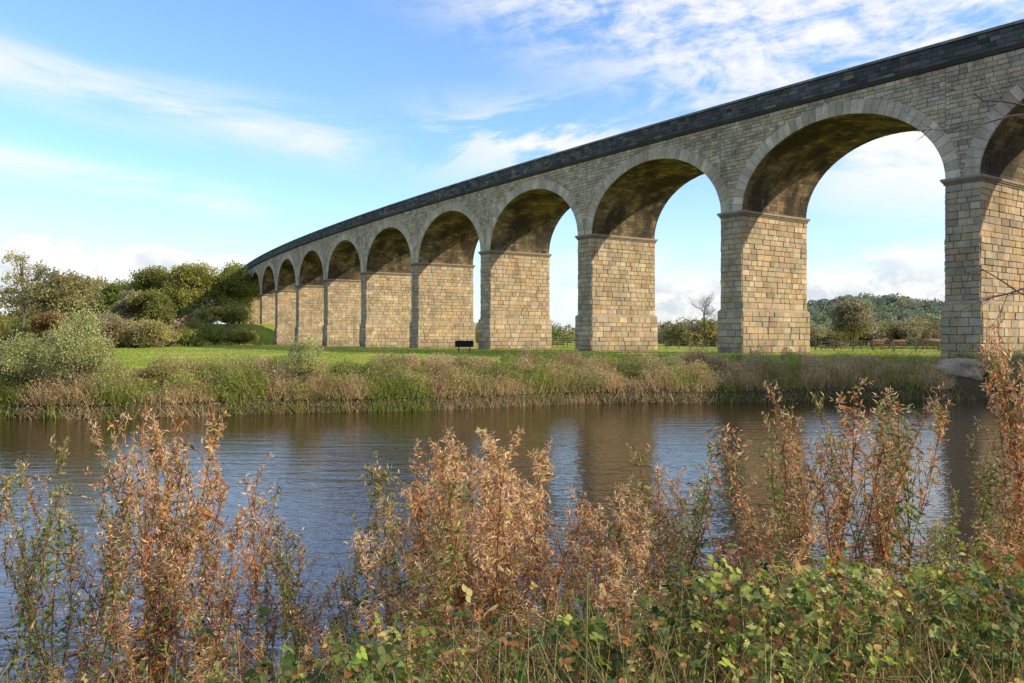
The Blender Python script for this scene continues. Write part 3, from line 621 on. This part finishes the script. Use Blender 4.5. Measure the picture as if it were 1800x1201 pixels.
# ---------------------------------------------------------------- camera, sun, sky
cam=bpy.data.cameras.new('camera');co=bpy.data.objects.new('camera',cam);scene.collection.objects.link(co);scene.camera=co
co.location=(0,0,EYE);co.rotation_euler=(math.radians(90),0,0);cam.sensor_width=36;cam.lens=30;cam.shift_y=-.002;cam.clip_end=9000;cam.clip_start=.05
SE=math.radians(28);sa=math.atan2(.94,-.34)
sd=np.array([math.sin(sa)*math.cos(SE),math.cos(sa)*math.cos(SE),math.sin(SE)])
sl=bpy.data.lights.new('sun','SUN');so=bpy.data.objects.new('sun',sl);scene.collection.objects.link(so)
sl.energy=5;sl.angle=math.radians(.5);sl.color=(1,.90,.70)
from mathutils import Vector
so.rotation_euler=Vector(sd).to_track_quat('Z','Y').to_euler();so.location=(60,-20,60)
w=bpy.data.worlds.new('World');scene.world=w;w.use_nodes=True;nt=w.node_tree;nt.nodes.clear();L=nt.links
sky=N_(nt,'ShaderNodeTexSky',sky_type='NISHITA');sky.sun_disc=False;sky.sun_elevation=SE;sky.sun_rotation=sa;sky.air_density=1.0;sky.dust_density=.5;sky.ozone_density=1.5
tc=N_(nt,'ShaderNodeTexCoord');sx=N_(nt,'ShaderNodeSeparateXYZ');L.new(tc.outputs['Generated'],sx.inputs[0])
def Mth(op,a,b=None,c=None,clamp=False):
    n=N_(nt,'ShaderNodeMath',operation=op);n.use_clamp=clamp
    for i,v in enumerate((a,b,c)):
        if v is None: continue
        if isinstance(v,(int,float)): n.inputs[i].default_value=v
        else: L.new(v,n.inputs[i])
    return n.outputs[0]
def SS_(a,b,v,lo=0,hi=1):
    n=N_(nt,'ShaderNodeMapRange',interpolation_type='SMOOTHSTEP');n.inputs[1].default_value=a;n.inputs[2].default_value=b;n.inputs[3].default_value=lo;n.inputs[4].default_value=hi
    L.new(v,n.inputs[0]);return n.outputs[0]
def NZ(x,y,sc,det=6,rough=.6,dist=0,z=0.):
    cb=N_(nt,'ShaderNodeCombineXYZ')
    L.new(x,cb.inputs[0]);L.new(y,cb.inputs[1]);cb.inputs[2].default_value=z
    n=N_(nt,'ShaderNodeTexNoise');n.inputs['Scale'].default_value=sc;n.inputs['Detail'].default_value=det;n.inputs['Roughness'].default_value=rough;n.inputs['Distortion'].default_value=dist
    L.new(cb.outputs[0],n.inputs['Vector']);return n.outputs[0]
AZ=Mth('ARCTAN2',sx.outputs[0],sx.outputs[1]);hyp=Mth('SQRT',Mth('ADD',Mth('MULTIPLY',sx.outputs[0],sx.outputs[0]),Mth('MULTIPLY',sx.outputs[1],sx.outputs[1])))
EL=Mth('ARCTAN2',sx.outputs[2],hyp)
wisp=NZ(Mth('MULTIPLY',AZ,3.0),Mth('MULTIPLY',Mth('ADD',EL,Mth('MULTIPLY',AZ,.12)),16),1.0,8,.62,.6)
wisp2=NZ(Mth('MULTIPLY',AZ,7.0),Mth('MULTIPLY',Mth('SUBTRACT',EL,Mth('MULTIPLY',AZ,.1)),22),1.0,8,.65,.5,4.)
def band(v,c,wd): return SS_(0,1,Mth('SUBTRACT',1,Mth('ABSOLUTE',Mth('DIVIDE',Mth('SUBTRACT',v,c),wd))))
e1=Mth('ADD',EL,Mth('MULTIPLY',AZ,.14))
W1=Mth('MULTIPLY',Mth('MULTIPLY',band(e1,.195,.05),SS_(-.1,-.22,AZ)),SS_(.36,.66,wisp))
W2=Mth('MULTIPLY',Mth('MULTIPLY',band(e1,.105,.03),SS_(-.24,-.36,AZ)),SS_(.34,.58,wisp))
W3=Mth('MULTIPLY',Mth('MULTIPLY',band(EL,.225,.08),band(AZ,.05,.26)),SS_(.44,.6,wisp2))
reg=Mth('ADD',Mth('MULTIPLY',AZ,.7),Mth('MULTIPLY',EL,1.6))
puff=NZ(Mth('MULTIPLY',AZ,22),Mth('MULTIPLY',EL,42),1.0,7,.65,.4,2.)
TR=Mth('MULTIPLY',SS_(.44,.68,reg),SS_(.38,.6,Mth('ADD',Mth('MULTIPLY',wisp2,.6),Mth('MULTIPLY',puff,.4))))
lowc=Mth('MULTIPLY',Mth('MULTIPLY',band(EL,.19,.09),SS_(.25,.42,AZ)),SS_(.36,.56,wisp))
cn=NZ(Mth('MULTIPLY',AZ,17),Mth('MULTIPLY',EL,20),1.0,8,.6,.2,9.)
cumh=Mth('SUBTRACT',Mth('ADD',.04,Mth('MULTIPLY',cn,.115)),EL)
CU=Mth('MULTIPLY',Mth('MULTIPLY',SS_(0,.007,cumh),SS_(-.24,-.32,AZ)),.95)
cumR=Mth('SUBTRACT',Mth('ADD',.03,Mth('MULTIPLY',wisp2,.13)),EL)
CR=Mth('MULTIPLY',Mth('MULTIPLY',SS_(-.01,.03,cumR),SS_(-.05,.2,AZ)),.9)
haze=Mth('MULTIPLY',SS_(.22,-.06,EL),SS_(-.5,.3,AZ,.2,.45))
def scr(a,b): return Mth('SUBTRACT',1,Mth('MULTIPLY',Mth('SUBTRACT',1,a),Mth('SUBTRACT',1,b)))
tot=scr(scr(scr(Mth('MULTIPLY',W1,.75),Mth('MULTIPLY',W2,.8)),scr(Mth('MULTIPLY',W3,.95),Mth('MULTIPLY',TR,.95))),scr(scr(CU,CR),scr(haze,Mth('MULTIPLY',lowc,.9))))
tint=N_(nt,'ShaderNodeMix',data_type='RGBA',blend_type='MULTIPLY');tint.inputs['Factor'].default_value=1;L.new(sky.outputs[0],tint.inputs['A']);tint.inputs['B'].default_value=(1.32,1.60,1.95,1)
ccol=N_(nt,'ShaderNodeMix',data_type='RGBA');L.new(Mth('MULTIPLY',SS_(.42,.62,NZ(Mth('MULTIPLY',AZ,26),Mth('MULTIPLY',EL,34),1.,6,.6,.3,5.)),SS_(.0,.045,cumh)),ccol.inputs['Factor'])
ccol.inputs['A'].default_value=(7.4,7.3,7.15,1);ccol.inputs['B'].default_value=(5.0,5.4,5.9,1)
mx=N_(nt,'ShaderNodeMix',data_type='RGBA');L.new(tot,mx.inputs['Factor']);L.new(tint.outputs['Result'],mx.inputs['A']);L.new(ccol.outputs['Result'],mx.inputs['B'])
bg=N_(nt,'ShaderNodeBackground');bg.inputs[1].default_value=.14;L.new(mx.outputs['Result'],bg.inputs[0])
wo=N_(nt,'ShaderNodeOutputWorld');L.new(bg.outputs[0],wo.inputs[0])
scene.view_settings.view_transform='Standard';scene.view_settings.look='None';scene.view_settings.exposure=0
